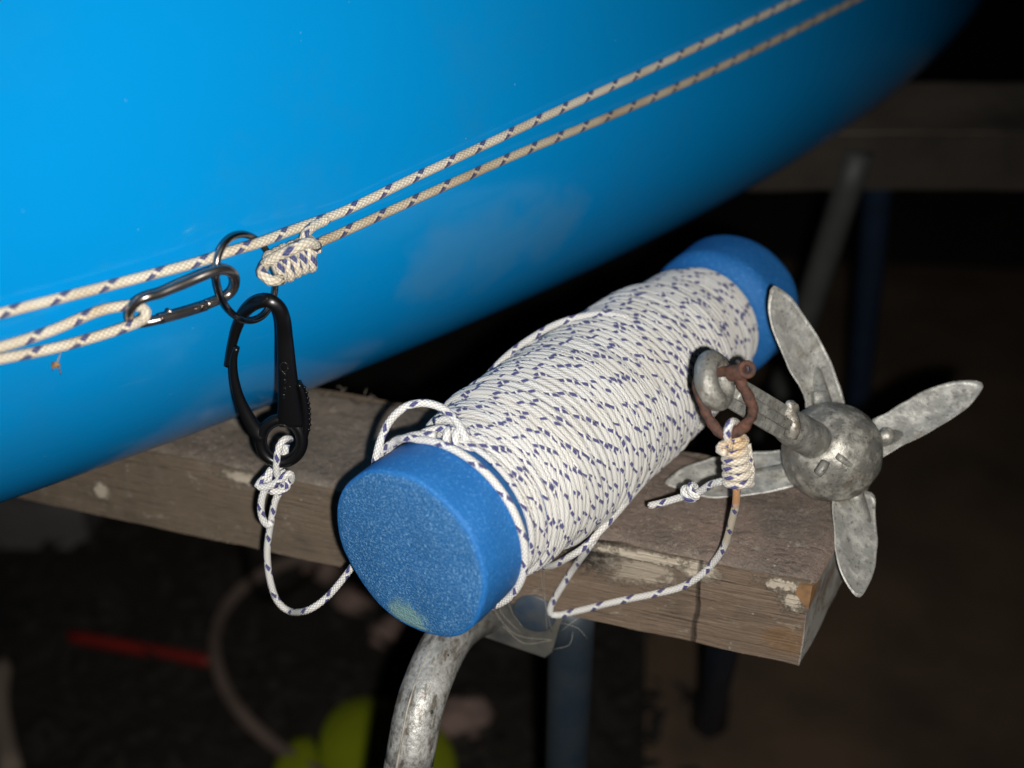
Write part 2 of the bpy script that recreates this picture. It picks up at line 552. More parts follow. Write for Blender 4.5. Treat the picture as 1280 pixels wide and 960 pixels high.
lf = MB()
lp = [(-60, 449, .003), (0, 434, .0035), (60, 415, .0035), (120, 390, .004), (150, 383, .005), (166, 382, .006), (180, 386, .0075), (182, 395, .0095), (170, 404, .0075), (120, 421, .004), (60, 437, .0035), (0, 449, .003), (-60, 464, .003)]
lf.add(*tube(hline(lp), RR, 12, u0=.6))
tag(lf.build('rope', M['hull_rope']), 'doubled cream rope at the left, its bend looped through the carabiner', 'rope', 'cream ropes along the hull')

# dried insect hanging from the doubled rope
ins = empty('dried_insect', hdz(70, 458, .001), 'tiny dried brown insect hanging from the doubled rope on the blue hull', 'insect')
M['insect'] = mat_simple('dry_brown_husk', (.45, .25, .10), .7, vscale=600, col2=(.06, .04, .02))
M['thread'] = mat_simple('grey_thread', (.5, .5, .48), .7)
g = MB(); c0 = hdz(70, 456, .002)
g.add(*sphere(c0, .0013, 8, (1.2, .8, .8), .5, 3)); g.add(*sphere(c0 + Vector((-.001, 0, -.0006)), .0008, 6, (1, 1, 1), .4, 5))
g.build('body', M['insect'], ins)
for a, bq in (((74, 459), (76, 468)), ((67, 459), (66, 463)), ((72, 452), (74, 447))):
    g = MB(); g.add(*tube(spline([hdz(*a, .002), hdz(*bq, .0015)], .001), .00022, 5)); g.build('leg', M['insect'], ins)
g = MB(); g.add(*tube(spline([hdz(71, 453, .002), hdz(74, 446, .002), hdz(77, 436, .003)], .001), .00018, 5)); g.build('thread', M['thread'], ins)

# ------------------------------------------------------------------ ring, carabiner, snap hook
def ring_pts():
    P = []
    for k in range(48):
        t = 2 * PI * k / 48
        x = 36.5 * math.cos(t); y = -54.5 * math.sin(t)
        ro = math.radians(-9)
        X = 307 + x * math.cos(ro) - y * math.sin(ro); Y = 347 + x * math.sin(ro) + y * math.cos(ro)
        off = .0060 - .0042 * math.cos(t) - .001 * math.sin(t)
        P.append(hdz(X, Y, off))
    return P
g = MB(); g.add(*tube(spline(ring_pts(), .0012, True), .0014, 14, True))
tag(g.build('ring', M['ring_steel']), 'round dark steel ring linking the ropes, the carabiner and the black snap hook', 'ring')

car = empty('carabiner', hdz(230, 370, .010), 'small dark steel carabiner joining the doubled rope to the round ring', 'carabiner')
body = [(205, 398, .0085), (188, 402, .0075), (172, 404, .006), (162, 398, .006), (163, 387, .0085), (172, 377, .0100), (184, 371, .0108), (199, 367, .0110),
        (216, 360, .0112), (240, 350, .0118), (262, 341, .0125), (278, 337, .0125), (290, 341, .0115), (294, 351, .0095), (291, 362, .0080), (283, 370, .0078), (268, 377, .008), (258, 381, .0082)]
P = spline([hdz(*p) for p in body], .001)
g = MB(); g.add(*tube(P, [.0017, .0018, .0018, .0018, .0018, .0018, .0019, .0019, .0021, .0021, .0021, .0021, .0020, .0020, .0019, .0019, .0019, .0019], 14))
g.build('body', M['steel'], car)
g = MB(); g.add(*tube(spline([hdz(199, 399, .0085), hdz(228, 391, .0085), hdz(257, 382, .0082)], .001), .00205, 14)); ga = g.build('gate', M['steel'], car)
g = MB(); g.add(*tube(np.array([hdz(202, 397, .0125), hdz(204, 402, .0115)]), .0006, 8)); g.build('pin', M['steel_pin'], ga)
g = MB(); g.add(*tube(spline([hdz(250, 379, .0095), hdz(253, 383, .0108), hdz(252, 389, .0095)], .0008), .0005, 8)); g.build('catch', M['steel_pin'], ga)
g = MB(); g.add(*lathe(hdz(211, 389, .0108), -VIEW, [(-.0006, .0009), (.0001, .0009), (.0003, .0006), (.0003, .0001)], 12)); g.build('rivet', M['steel'], ga)

hk = empty('snap_hook', at(352, 555, .525), 'black plastic snap hook hanging from the steel ring with white cord in its eye', 'snap hook')
ZR = dep(hdz(310, 401, .0068))
def hz(px, py, o=0.0):
    """hook hangs plumb from the ring: depth grows downwards"""
    return at(px, py, ZR + (py - 400) * .00017 - o)
REF = tuple(VIEW)
hook = [(285, 458, -.004), (287, 446, -.0045), (291, 428, -.005), (296, 410, -.005), (305, 391, -.0045), (319, 379, -.001), (335, 376, .002), (348, 384, .002), (354, 400, .0015), (356, 420), (358, 450), (361, 490), (364, 530)]
g = MB()
g.add(*tube(spline([hz(*p) for p in hook], .0012), [.0013, .0018, .0022, .0025, .0028, .0029, .0030, .0032, .0036, .0039, .0043, .0051, .0060], 20, thick=[.0016, .002, .0024, .0026, .0027, .0027, .0027, .0028, .0028, .0029, .003, .0031, .0032], ref=REF, power=2.6))
g.build('spine', M['black_plastic'], hk)
g = MB(); EP = []
for k in range(40):
    t = 2 * PI * k / 40
    EP.append(hz(352 + 26 * math.cos(t), 551 + 27 * math.sin(t), .0012 * math.sin(t)))
g.add(*tube(spline(EP, .001, True), .0024, 16, True, thick=.0034, ref=REF, power=2.5)); g.build('eye', M['black_plastic'], hk)
g = MB()
EQ = [hz(352 + 19.5 * math.cos(2 * PI * k / 32), 551 + 20 * math.sin(2 * PI * k / 32), .0030) for k in range(32)]
g.add(*tube(spline(EQ, .001, True), .00055, 8, True)); g.build('eye_rim', M['emboss'], hk)
g = MB()
g.add(*tube(spline([hz(*p) for p in ((331, 545), (320, 538), (309, 520), (299, 497), (293, 472), (292, 450), (296, 434))], .0012), [.0040, .0030, .0025, .0020, .0017, .0015, .0012], 14, thick=[.003, .0028, .0024, .0022, .002, .0018, .0014], ref=REF, power=2.8))
g.build('gate', M['black_plastic'], hk)
g = MB()                                              # ribbed thumb grip down the right side
gp = [(374, 478), (379, 492), (382, 510), (383, 530), (381, 548)]
g.add(*tube(spline([hz(*p) for p in gp], .0008), [.0010, .0016, .0018, .0017, .0012], 12, thick=.0026, ref=REF, power=2.6))
for k in range(9):
    yy = 484 + k * 6.6; xx = np.interp(yy, [478, 492, 510, 530, 548], [378, 383.5, 386.5, 387, 384])
    g.add(*tube(np.array([hz(xx, yy, .0026), hz(xx + .6, yy + .8, -.0022)]), .0007, 6))
g.build('thumb_grip', M['black_plastic'], hk)
g = MB()                                              # worn raised mark, upright down the spine
def stroke(ps, r=.00028): g.add(*tube(spline([hz(x, y, .0031 + .00008 * 0) for x, y in ps], .0004), r, 6))
ringm = [(355 + 5.0 * math.cos(a), 459 + 6.0 * math.sin(a)) for a in np.linspace(0, 2 * PI, 17)]
stroke(ringm, .0003)
for ps in ([(353, 468), (356, 467), (357, 471)], [(353, 475), (356, 474), (358, 477), (355, 480)], [(354, 484), (358, 484)], [(354, 487), (356, 485), (358, 488), (355, 490)], [(362, 482), (363, 486)], [(352, 494), (355, 493), (356, 497), (353, 498)]):
    stroke(ps)
g.build('raised_mark', M['emboss'], hk)

# ------------------------------------------------------------------ foam roller
A0 = at(510, 693, .496); A1 = at(905, 385, .686)
A0.z -= .0; A1.z = A0.z
AX = (A1 - A0); LEN0 = AX.length; AX.normalize()
LF = LEN0 * 1.065
E1 = Vector((0, 0, 1)); E2 = AX.cross(E1).normalized(); E1 = E2.cross(AX).normalized()
RF = .0371
W0, W1 = LEN0 * .124, LEN0 * .915
PX = [0, .10, .28, .50, .70, .86, 1.0]
PR = [.0324, .0333, .0336, .0334, .0322, .0304, .0288]
def rb(a):
    """foam radius: squeezed under the tight cord, swelling free at both ends"""
    x = (a - W0) / (W1 - W0)
    core = float(np.interp(x, PX, PR))
    s = lambda t: t * t * (3 - 2 * t)
    t0 = max(0, min(1, (a - (W0 - .007)) / .011)); t1 = max(0, min(1, ((W1 + .011) - a) / .013))
    return RF - (RF - core) * s(t0) * s(t1) + .0004 * noise.noise(Vector((a * 60, 0, 0)))
roller = empty('foam_roller', A0 + AX * LF / 2 - Vector((0, 0, RF)), 'bright blue foam cylinder with white cord wound round its middle, lying across the plank', 'foam roller')
prof = [(.0, RF - .0016), (.0001, RF - .0009), (.0004, RF - .0004), (.0010, RF - .0001), (.0024, RF)]
prof += [(a, rb(a)) for a in np.linspace(.007, LF - .006, 90)]
prof += [(LF - .003, RF - .0008), (LF - .0008, RF - .003), (LF, RF - .006), (LF, .001)]
def wob(V, sides):
    out = []
    for p in V:
        p = Vector(p)
        out.append(p + noise.noise_vector(p * 55) * .0007 + noise.noise_vector(p * 14) * .0010)
    return out
V, F, U = lathe(A0, AX, prof, 120, E1)
g = MB(); g.add(wob(V, 120), F, U); g.build('foam_body', M['foam'], roller)
prof = [(0, RF - .0016)] + [(-.0002 - .0010 * (1 - (r / RF) ** 2), r) for r in np.linspace(RF - .0024, .0003, 18)]
V, F, U = lathe(A0, AX, prof, 120, E1)
g = MB(); F = [q[::-1] for q in F]; g.add(wob(V, 120), F, U); g.build('cut_face', M['foam_face'], roller)

# ------------------------------------------------------------------ white cord: winding laid down turn by turn
RC = .00158
KN = at(921, 575, .506)
M['cord'] = mat_rope('white_flecked_braid', (.82, .81, .78), (.016, .016, .18), .35, (.62, .56, .46), grime=.42, pitch=5.0,
                     stain=[(tuple(at(918, 552, .503)), .0085, (.66, .40, .14), .8), (tuple(at(921, 585, .505)), .013, (.66, .54, .36), .6), (tuple(at(921, 628, .512)), .010, (.55, .22, .03), .9), (tuple(at(912, 665, .53)), .016, (.52, .38, .16), .6)])
cord = empty('cord', A0 + AX * LEN0 * .5 - Vector((0, 0, .04)), 'white cord with blue flecks, wound many turns around the blue foam', 'cord')
NTH = 112
DA = .0004
NA = int(LF / DA) + 40
Hf = np.array([[rb(i * DA) for i in range(NA)]] * NTH)
def wind(a_of, n_turns, th0, top, rc=RC * .93, sm=7):
    n = int(n_turns * NTH)
    R = np.zeros(n); Aa = np.zeros(n)
    k = int(rc / DA); off = np.arange(-k, k + 1) * DA
    cap = np.sqrt(np.maximum(rc * rc - off * off, 0))
    for i in range(n):
        a = a_of(i / NTH)
        c = int(round(a / DA)); j = (th0 + i) % NTH
        idx = np.clip(c + np.arange(-k, k + 1), 0, NA - 1)
        r = np.max(Hf[j, idx] + cap)
        if i: r = max(r, R[i - 1] - .00020)
        r = min(r, top(a) + .0008 * noise.noise(Vector((i * .02, a * 300, 0))) + .0013 * noise.noise(Vector((i * 2 * PI / NTH, a * 34, 3))))
        R[i] = r; Aa[i] = a
        Hf[j, idx] = np.maximum(Hf[j, idx], r + cap)
    ker = np.hanning(sm * 2 + 1); ker /= ker.sum()
    Rp = np.convolve(np.pad(R, sm, 'edge'), ker, 'valid')
    th = (np.arange(n) + th0) * 2 * PI / NTH
    ct, st = np.cos(th), np.sin(th)
    P = np.array(A0)[None] + np.array(AX)[None] * Aa[:, None] + Rp[:, None] * (np.array(E1)[None] * ct[:, None] + np.array(E2)[None] * st[:, None])
    return P
SPAN = W1 - W0
wb = MB()
pt = .00278
nA = SPAN / pt
fA = lambda t: W0 + pt * t + .0004 * math.sin(t * 2 * PI + 1)
RW = .00129
wb.add(*tube(wind(fA, nA - .3, 0, lambda a: rb(a) + RC), RW, 8, u0=.0, jit=.9))
# second layer: turns lean one way, then the other, with small gaps and overlaps
pt2 = .00284
b0, b1 = W0 + .014, W1 - .012
nB = (b1 - b0) / pt2
def tilt(t): return .0030 * noise.noise(Vector((t * .065, 11.3, 0))) * 2.4 + .0010 * noise.noise(Vector((t * .4, 4.1, 0)))
def fB(t):
    return b1 - pt2 * t + tilt(t) * math.sin(t * 2 * PI + .6) + .0028 * noise.noise(Vector((t * .22, 8.8, 0))) + .0003 * noise.noise(Vector((t * 1.3, 3.8, 0)))
wb.add(*tube(wind(fB, nB, 30, lambda a: rb(a) + RC + .0028), RW, 8, u0=.3, jit=.9))
# third, looser pass over the middle
pt3 = .0030
c0, c1 = W0 + .036, W1 - .046
nC = (c1 - c0) / pt3
def fC(t):
    return c0 + pt3 * t + (.0095 * noise.noise(Vector((t * .085, 21.7, 0))) + .003) * math.sin(t * 2 * PI + 2.4) + .0034 * noise.noise(Vector((t * .26, 2.2, 0))) + .0004 * noise.noise(Vector((t * 1.4, 6.8, 0)))
wb.add(*tube(wind(fC, nC, 70, lambda a: rb(a) + RC + .0053), RW, 8, u0=.7, jit=.9))
wb.build('winding', M['cord'], cord)

def on_roll(a, deg, R):
    t = math.radians(deg)
    return A0 + AX * a + (E1 * math.cos(t) + E2 * math.sin(t)) * R
# which way round is the lens side?
SGN = 1 if on_roll(.1, 90, .04).dot(VIEW) < on_roll(.1, -90, .04).dot(VIEW) else -1
def rl(a, deg, R): return on_roll(a, SGN * deg, R)     # deg 0 = top, 90 = lens side, -90 = hull side
# band round the near end
g = MB()
BD = W0 - .0098
P = [rl(BD + .0012 * math.sin(math.radians(d)) + (.0018 if d < -30 else 0), d, RF + .0012 + (.001 if d < -20 else 0)) for d in range(-150, 216, 6)]
g.add(*tube(spline(P, .002), RC, 10, u0=.15))
P = [rl(BD + .004 + .0010 * math.sin(math.radians(d)), d, RF + .0014) for d in range(-160, -8, 6)]
g.add(*tube(spline(P, .002), RC, 10, u0=.55))
g.build('band', M['cord'], cord)
# free loop standing up from the knot, its far leg passing down behind the foam
def zz(px, py, z): return at(px, py, z)
g = MB()
lp = [zz(586, 566, .505), zz(582, 548, .5015), zz(573, 530, .504), zz(556, 512, .507), zz(532, 504, .508), (zz(508, 508, .509)), zz(489, 524, .511), zz(477, 547, .514), zz(470, 572, .517), zz(466, 600, .523), zz(455, 640, .535), zz(446, 680, .538)]
g.add(*tube(spline(lp, .0018), RC, 12, u0=.4)); g.build('loop', M['cord'], cord)
# hitch where band and loop meet
g = MB()
k0 = zz(566, 545, .5035)
g.add(*tube(coil(zz(556, 545, .506), zz(581, 549, .504), .0028, .0030, 2.3, RC, 1, .4, .4), RC, 10))
g.add(*tube(spline([zz(548, 556, .506), zz(562, 560, .503), zz(576, 560, .5015), zz(585, 566, .503)], .0016), RC, 10, u0=.3))
g.add(*tube(spline([zz(572, 573, .5015), zz(571, 565, .500), zz(580, 562, .4995), zz(588, 566, .5015), zz(586, 574, .503)], .0014), RC, 10, u0=.9))
g.add(*tube(spline([zz(512, 553, .513), zz(530, 541, .510), zz(550, 536, .508), zz(566, 538, .506), zz(583, 546, .5075)], .0016), RC, 10, u0=.2))
g.add(*tube(spline([zz(545, 527, .516), zz(560, 524, .512), zz(576, 534, .509), zz(590, 552, .507)], .0016), RC, 10, u0=.2))
g.build('hitch', M['cord'], cord)

# leg from the snap hook's eye down and round under the foam
def hz2(px, py, o=0.0): return hz(px, py, o)
g = MB()
P = [hz(364, 549, -.003), hz(356, 549, .0022), hz(349, 558, .0050), hz(346, 575, .0065), hz(346, 592, .0058), hz(352, 601, .0035), hz(351, 612, .002), hz(344, 626, .0015), hz(340, 645, .001), hz(336, 668, .0), hz(334, 692, .0), hz(337, 722, .0), hz(346, 750, -.001), hz(362, 764, -.000), at(384, 763, .562), at(408, 747, .560), at(430, 722, .556), at(450, 694, .552), at(470, 660, .548)]
g.add(*tube(spline(P, .0016), RC * .95, 12, u0=.5)); g.build('tail', M['cord'], cord)
g = MB()
g.add(*tube(spline([hz(340, 586, .001), hz(330, 598, .003), hz(322, 607, .0045), hz(332, 609, .0062), hz(347, 602, .0068), hz(361, 592, .0055), hz(364, 600, .002), hz(352, 612, -.001), hz(334, 612, -.0005), hz(326, 604, .002)], .0014), RC, 10, u0=.1))
g.add(*tube(spline([hz(352, 588, .0005), hz(360, 604, .002), hz(352, 614, .0042), hz(338, 614, .0045)], .0014), RC, 10, u0=.7))
g.add(*tube(spline([hz(334, 606, .0045), hz(328, 620, .0042), hz(326, 637, .004), hz(329, 650, .0038), hz(335, 657, .0038), hz(339, 653, .0042)], .0014), RC, 10, u0=.3))
g.add(*tube(spline([hz(358, 556, -.006), hz(352, 580, -.004), hz(338, 594, -.001), hz(334, 606, .002)], .0014), RC, 10, u0=.3))
g.build('hook_knot', M['cord'], cord)

# ------------------------------------------------------------------ trestle under the canoe
YAW = math.radians(-18.5)
TR = Vector((.1284, .4364, 0))
M['plank'] = None
b = NT('weathered_plank')
pos = b.coord('Object')
gr = b.coord('Object', (5, 60, 190))
n1 = b.noise(gr, 5, 8, .7, .4)
n2 = b.noise(pos, 22, 6, .65)
sp = b.n('ShaderNodeSeparateXYZ'); b.l(pos, sp.inputs[0]); X, Yc, Z = sp.outputs
c = b.mix(b.ramp(n1, .3, .7), (.275, .205, .15), (.165, .12, .086))
# greyer to the left, browner at the sawn right end
c = b.mix(b.math('MULTIPLY', b.ramp(b.math('ADD', X, b.math('MULTIPLY', n2, .16)), -.06, -.20), .8), c, (.195, .155, .112))
c = b.mix(b.math('MULTIPLY', b.ramp(n2, .52, .75), .8), c, (.10, .082, .063))
c = b.mix(b.math('MULTIPLY', b.ramp(b.noise(pos, 75, 6, .7), .56, .66), .6), c, (.24, .20, .16))
# dark scorch-like stain left of the cord, and pale glue smeared along the top edge
def blob(cx, cz, rx, rz, wob_):
    dx = b.math('MULTIPLY', b.math('SUBTRACT', X, cx), 1 / rx); dz = b.math('MULTIPLY', b.math('SUBTRACT', Z, cz), 1 / rz)
    d = b.math('SQRT', b.math('ADD', b.math('MULTIPLY', dx, dx), b.math('MULTIPLY', dz, dz)))
    d = b.math('ADD', d, b.math('MULTIPLY', b.math('SUBTRACT', b.noise(pos, 170, 8, .8), .5), wob_ * 1.3))
    return b.math('SUBTRACT', 1.0, b.ramp(d, .55, 1.0))
ZT = TOP - .003
c = b.mix(b.math('MULTIPLY', blob(-.098, ZT - .006, .022, .014, 1.6), .9), c, (.012, .012, .013))
glue = b.math('MAXIMUM', blob(-.072, ZT - .0035, .034, .0042, 2.2), b.math('MAXIMUM', blob(-.048, ZT - .005, .011, .006, 1.4), b.math('MAXIMUM', blob(-.012, ZT - .004, .012, .004, 3.2), blob(-.006, ZT - .013, .007, .006, 3.4))))
glue = b.math('MAXIMUM', glue, b.math('MULTIPLY', blob(-.075, ZT - .012, .022, .010, 2.4), .55))
glue = b.math('MAXIMUM', glue, blob(-.272, ZT - .004, .017, .0045, 2.0))
glue = b.math('MAXIMUM', glue, blob(-.36, ZT - .030, .006, .006, 2.0))
c = b.mix(b.math('MULTIPLY', glue, .9), c, (.66, .58, .46))
fl_ = b.math('MULTIPLY', b.ramp(b.noise(b.coord('Object', (1, 1, 2.2)), 62, 8, .78), .58, .64), .75)
c = b.mix(fl_, c, (.40, .345, .275))
c = b.mix(b.math('MULTIPLY', b.ramp(b.noise(b.coord('Object', (9, 9, 210)), 3.1, 7, .75, .5), .56, .64), .8), c, (.05, .04, .031))
c = b.mix(b.math('MULTIPLY', blob(-.007, ZT - .034, .014, .010, 1.6), .5), c, (.25, .135, .055))
spk = b.math('MULTIPLY', b.math('LESS_THAN', b.voro(pos, 160).outputs['Distance'], .09), b.ramp(b.noise(pos, 60, 2), .5, .56))
c = b.mix(b.math('MULTIPLY', spk, .7), c, (.5, .45, .38))
xe = b.math('SUBTRACT', X, b.math('MULTIPLY', Yc, .18))
en = b.math('MULTIPLY', b.ramp(b.math('ADD', xe, b.math('MULTIPLY', b.math('SUBTRACT', b.noise(pos, 150, 4), .5), .0012)), -.0006, .0), b.ramp(b.noise(pos, 70, 5, .7), .30, .45))
c = b.mix(en, c, (.46, .44, .40))
# one drying crack across the front face
kx = b.math('ABSOLUTE', b.math('ADD', b.math('SUBTRACT', X, -.048), b.math('MULTIPLY', b.math('SUBTRACT', b.noise(pos, 40, 3), .5), .006)))
crk = b.math('SUBTRACT', 1.0, b.ramp(kx, .0003, .0013))
c = b.mix(b.math('MULTIPLY', crk, .7), c, (.02, .016, .012))
h = b.math('SUBTRACT', b.math('ADD', n1, b.math('MULTIPLY', n2, .7)), b.math('MULTIPLY', crk, 1.2))
h = b.math('ADD', h, b.math('MULTIPLY', glue, .8))
b.bump(h, .9, .0020)
M['plank'] = b.set(Base_Color=c, Roughness=.85, Specular_IOR_Level=.2)
b = NT('rough_fibrous_top')
pos = b.coord('Object')
sp = b.n('ShaderNodeSeparateXYZ'); b.l(pos, sp.inputs[0]); X = sp.outputs[0]
fib = b.noise(b.coord('Object', (1, .55, 1)), 420, 5, .72, 2.2)
fib2 = b.noise(b.coord('Object', (.35, 1, 1)), 300, 5, .7, 1.2)
n1 = b.noise(pos, 26, 7, .7); n2 = b.noise(pos, 900, 3, .7)
c = b.mix(b.ramp(n1, .36, .66), (.36, .25, .195), (.20, .155, .12))
c = b.mix(b.math('MULTIPLY', b.ramp(b.noise(pos, 13, 4), .50, .66), .6), c, (.145, .128, .10))
cl = b.mix(b.ramp(n1, .38, .66), (.29, .24, .185), (.155, .127, .095))
c = b.mix(b.ramp(b.math('ADD', X, b.math('MULTIPLY', n1, .1)), -.09, -.19), c, cl)
c = b.mix(b.math('MULTIPLY', b.ramp(fib, .50, .66), .65), c, (.46, .34, .27))
c = b.mix(b.math('MULTIPLY', b.ramp(fib2, .52, .64), .62), c, (.065, .047, .037))
c = b.mix(b.math('MULTIPLY', b.ramp(b.noise(pos, 95, 6, .75), .58, .67), .65), c, (.54, .47, .39))
spk = b.math('MULTIPLY', b.math('LESS_THAN', b.voro(pos, 190).outputs['Distance'], .10), b.ramp(b.noise(pos, 60, 2), .5, .56))
c = b.mix(b.math('MULTIPLY', spk, .8), c, (.62, .57, .48))
b.bump(b.math('ADD', b.math('ADD', fib, b.math('MULTIPLY', fib2, -.6)), b.math('MULTIPLY', n2, .5)), .9, .0034)
M['carpet'] = b.set(Base_Color=c, Roughness=.95, Specular_IOR_Level=.1, Sheen_Weight=.2)
b = NT('old_galvanised_tube')
pos = b.coord('Object'); uv = b.coord('UV')
sp = b.n('ShaderNodeSeparateXYZ'); b.l(uv, sp.inputs[0])
mp = b.n('ShaderNodeMapping'); mp.inputs['Scale'].default_value = (16, 2.2, 1); b.l(uv, mp.inputs[0])
stk = b.noise(mp.outputs[0], 1.0, 7, .7, .3)
n1 = b.noise(pos, 60, 8, .75); n3 = b.noise(pos, 520, 4, .7)
c = b.mix(b.ramp(n1, .35, .65), (.17, .165, .15), (.30, .30, .285))
dustm = b.ramp(b.math('ADD', sp.outputs[1], b.math('MULTIPLY', n1, 3.0)), 7.4, 10.5)
c = b.mix(b.math('MULTIPLY', dustm, b.ramp(b.math('ADD', n3, n1), .75, 1.15)), c, (.66, .66, .63))
c = b.mix(b.math('MULTIPLY', b.ramp(stk, .50, .62), .8), c, (.095, .07, .045))
c = b.mix(b.math('MULTIPLY', b.ramp(n3, .60, .70), .5), c, (.08, .075, .065))
spk = b.math('MULTIPLY', b.math('LESS_THAN', b.voro(pos, 150).outputs['Distance'], .16), b.ramp(b.noise(pos, 70, 2), .52, .56))
c = b.mix(b.math('MULTIPLY', spk, .85), c, (.02, .035, .035))
b.bump(b.math('ADD', n1, n3), .4, .0008)
M['galv_leg'] = b.set(Base_Color=c, Roughness=.40, Metallic=.35)
M['blue_leg'] = mat_simple('blue_painted_tube', (.020, .035, .052), .5, .1, vscale=35, col2=(.038, .048, .058), bump=.15)
M['dark_blue_leg'] = mat_simple('dark_blue_tube', (.012, .026, .055), .5, .1, vscale=30)
M['rubber'] = mat_simple('black_rubber', (.010, .010, .010), .7)
M['bracket'] = mat_simple('dusty_grey_plate', (.12, .115, .10), .6, .2, vscale=90, col2=(.045, .048, .05), bump=.4, bscale=150)
M['bracket_blue'] = mat_simple('faded_blue_disc', (.030, .052, .085), .5, .1, vscale=120, col2=(.065, .072, .078), bump=.2)

trestle = empty('trestle', TR, 'weathered wooden trestle plank under the canoe and the foam, on tube legs', 'trestle', 'trestles under the canoe', YAW)
MT = world_of(trestle)
def box_grid(x0, x1, y0, y1, z0, z1, nx, ny, nz, warp=None, disp=0.0, ds=40):
    """six gridded faces; warp(x, y, z) -> point; joined verts by noise in position so edges stay shut"""
    V, F = [], []
    def sheet(f, n1, n2, flip):
        o = len(V)
        for i in range(n1 + 1):
            for j in range(n2 + 1): V.append(f(i / n1, j / n2))
        for i in range(n1):
            for j in range(n2):
                q = (o + i * (n2 + 1) + j, o + (i + 1) * (n2 + 1) + j, o + (i + 1) * (n2 + 1) + j + 1, o + i * (n2 + 1) + j + 1)
                F.append(q[::-1] if flip else q)
    lx = lambda t: x0 + (x1 - x0) * t; ly = lambda t: y0 + (y1 - y0) * t; lz = lambda t: z0 + (z1 - z0) * t
    sheet(lambda a, c: (lx(a), ly(c), z1), nx, ny, False); sheet(lambda a, c: (lx(a), ly(c), z0), nx, ny, True)
    sheet(lambda a, c: (lx(a), y0, lz(c)), nx, nz, False); sheet(lambda a, c: (lx(a), y1, lz(c)), nx, nz, True)
    sheet(lambda a, c: (x1, ly(a), lz(c)), ny, nz, False); sheet(lambda a, c: (x0, ly(a), lz(c)), ny, nz, True)
    out = []
    for p in V:
        q = Vector(warp(*p) if warp else p)
        if disp: q += noise.noise_vector(q * ds) * disp + noise.noise_vector(q * ds * 3.7) * disp * .4
        out.append(q)
    return out, F
PW = .086
def skew(x, y, z):
    k = max(0, min(1, (x + .25) / .25)); return (x + .0155 * (y / PW) * k, y, z)
g = MB(); V, F = box_grid(-1.0, 0, 0, PW, TOP - .049, TOP - .003, 260, 22, 14, skew, .0007, 45)
g.add(V, F, smooth=False); plank = g.build('plank', M['plank'], trestle, local=True)
# carpet: thick pile with a ragged back edge
g = MB(); nx, ny = 520, 56
V, F = [], []
for i in range(nx + 1):
    x = -.62 + .622 * i / nx
    back = PW - .004 + .006 * noise.noise(Vector((x * 30, 1, 0))) + .004 * noise.noise(Vector((x * 140, 5, 0)))
    front = .0012 + .0022 * noise.noise(Vector((x * 40, 9, 0))) + .001 * noise.noise(Vector((x * 170, 2, 0)))
    for j in range(ny + 1):
        t = j / ny
        y = front + (back - front) * t
        e = min(1, min(t, 1 - t) * 14, (nx - i) / 5.0)
        z = TOP - .0034 + .0026 * e ** .5 + e * (.00055 * noise.noise(Vector((x * 330, y * 330, 0))) + .0007 * noise.noise(Vector((x * 60, y * 60, 4))))
        V.append((x + .0155 * (y / PW) * max(0, (x + .25) / .25), y, z))
for i in range(nx):
    for j in range(ny):
        a = i * (ny + 1) + j; F.append((a, a + ny + 1, a + ny + 2, a + 1))
g.add(V, F); carpet = g.build('top_layer', M['carpet'], trestle, local=True)
# pulled threads along the torn back edge
g = MB()
for k in range(30):
    x = -.40 + random.random() * .16 if k < 30 else -.62 + random.random() * .6
    y = PW - .005 + random.random() * .006
    p = Vector((x, y, TOP - .001)); q = p + Vector((random.uniform(-.006, .006), random.uniform(0, .004), random.uniform(.0005, .003)))
    g.add(*tube(spline([p, (p + q) / 2 + Vector((.001, 0, .0015)), q], .0012), .00025, 4))
tag(g.build('wood_fibres', M['carpet'], trestle, local=True), kind='stuff')
# splinter of bright wood at the sawn corner
g = MB()
V = [(.0006, -.0012, TOP - .0035), (-.0050, -.0012, TOP - .0045), (-.0062, -.0012, TOP - .0085), (-.0035, -.0012, TOP - .0125), (.0004, -.0012, TOP - .0165), (.0030, .0050, TOP - .0040), (-.0040, .0040, TOP - .0040), (.0022, .0035, TOP - .0120)]
F = [(0, 1, 2, 3, 4), (0, 5, 6, 1), (0, 4, 7, 5), (1, 6, 2), (2, 6, 7, 3), (3, 7, 4), (5, 7, 6)]
M['splinter'] = mat_simple('fresh_orange_wood', (.27, .15, .07), .7, vscale=260, col2=(.15, .085, .04), bump=.4)
g.add(V, F, smooth=False); g.build('splinter', M['splinter'], trestle, local=True)
# galvanised front leg: comes out from under the plank and bends down
g = MB()
lg = [at(725, 776, .725), at(676, 768, .690), at(634, 763, .655), at(599, 768, .622), at(571, 786, .599), at(551, 815, .584), at(535, 852, .574), at(523, 890, .567), at(511, 955, .568), at(499, 1025, .573)]
d = (lg[-1] - lg[-2]).normalized(); k = lg[-1].z / -d.z
lg += [lg[-1] + d * k * .5, lg[-1] + d * k]
LG = spline(lg, .006)
g.add(*tube(LG, .0108, 32)); lo = g.build('leg', M['galv_leg'], trestle); lo['label'] = 'bent grey galvanised tube leg'
T_, N_, B_ = frames(LG)
sm_ = []
for p, t in zip(LG, T_):
    v_ = np.array(CAMP) - p; v_ -= t * np.dot(v_, t); v_ /= np.linalg.norm(v_)
    sd_ = np.cross(t, v_)
    sm_.append(p + (v_ * .88 + sd_ * .45 * (1 if sd_[0] < 0 else -1)) * .01085 / math.hypot(.88, .45))
M['seam'] = mat_simple('pale_weld_seam', (.46, .44, .38), .5, .2, vscale=200, col2=(.20, .18, .15))
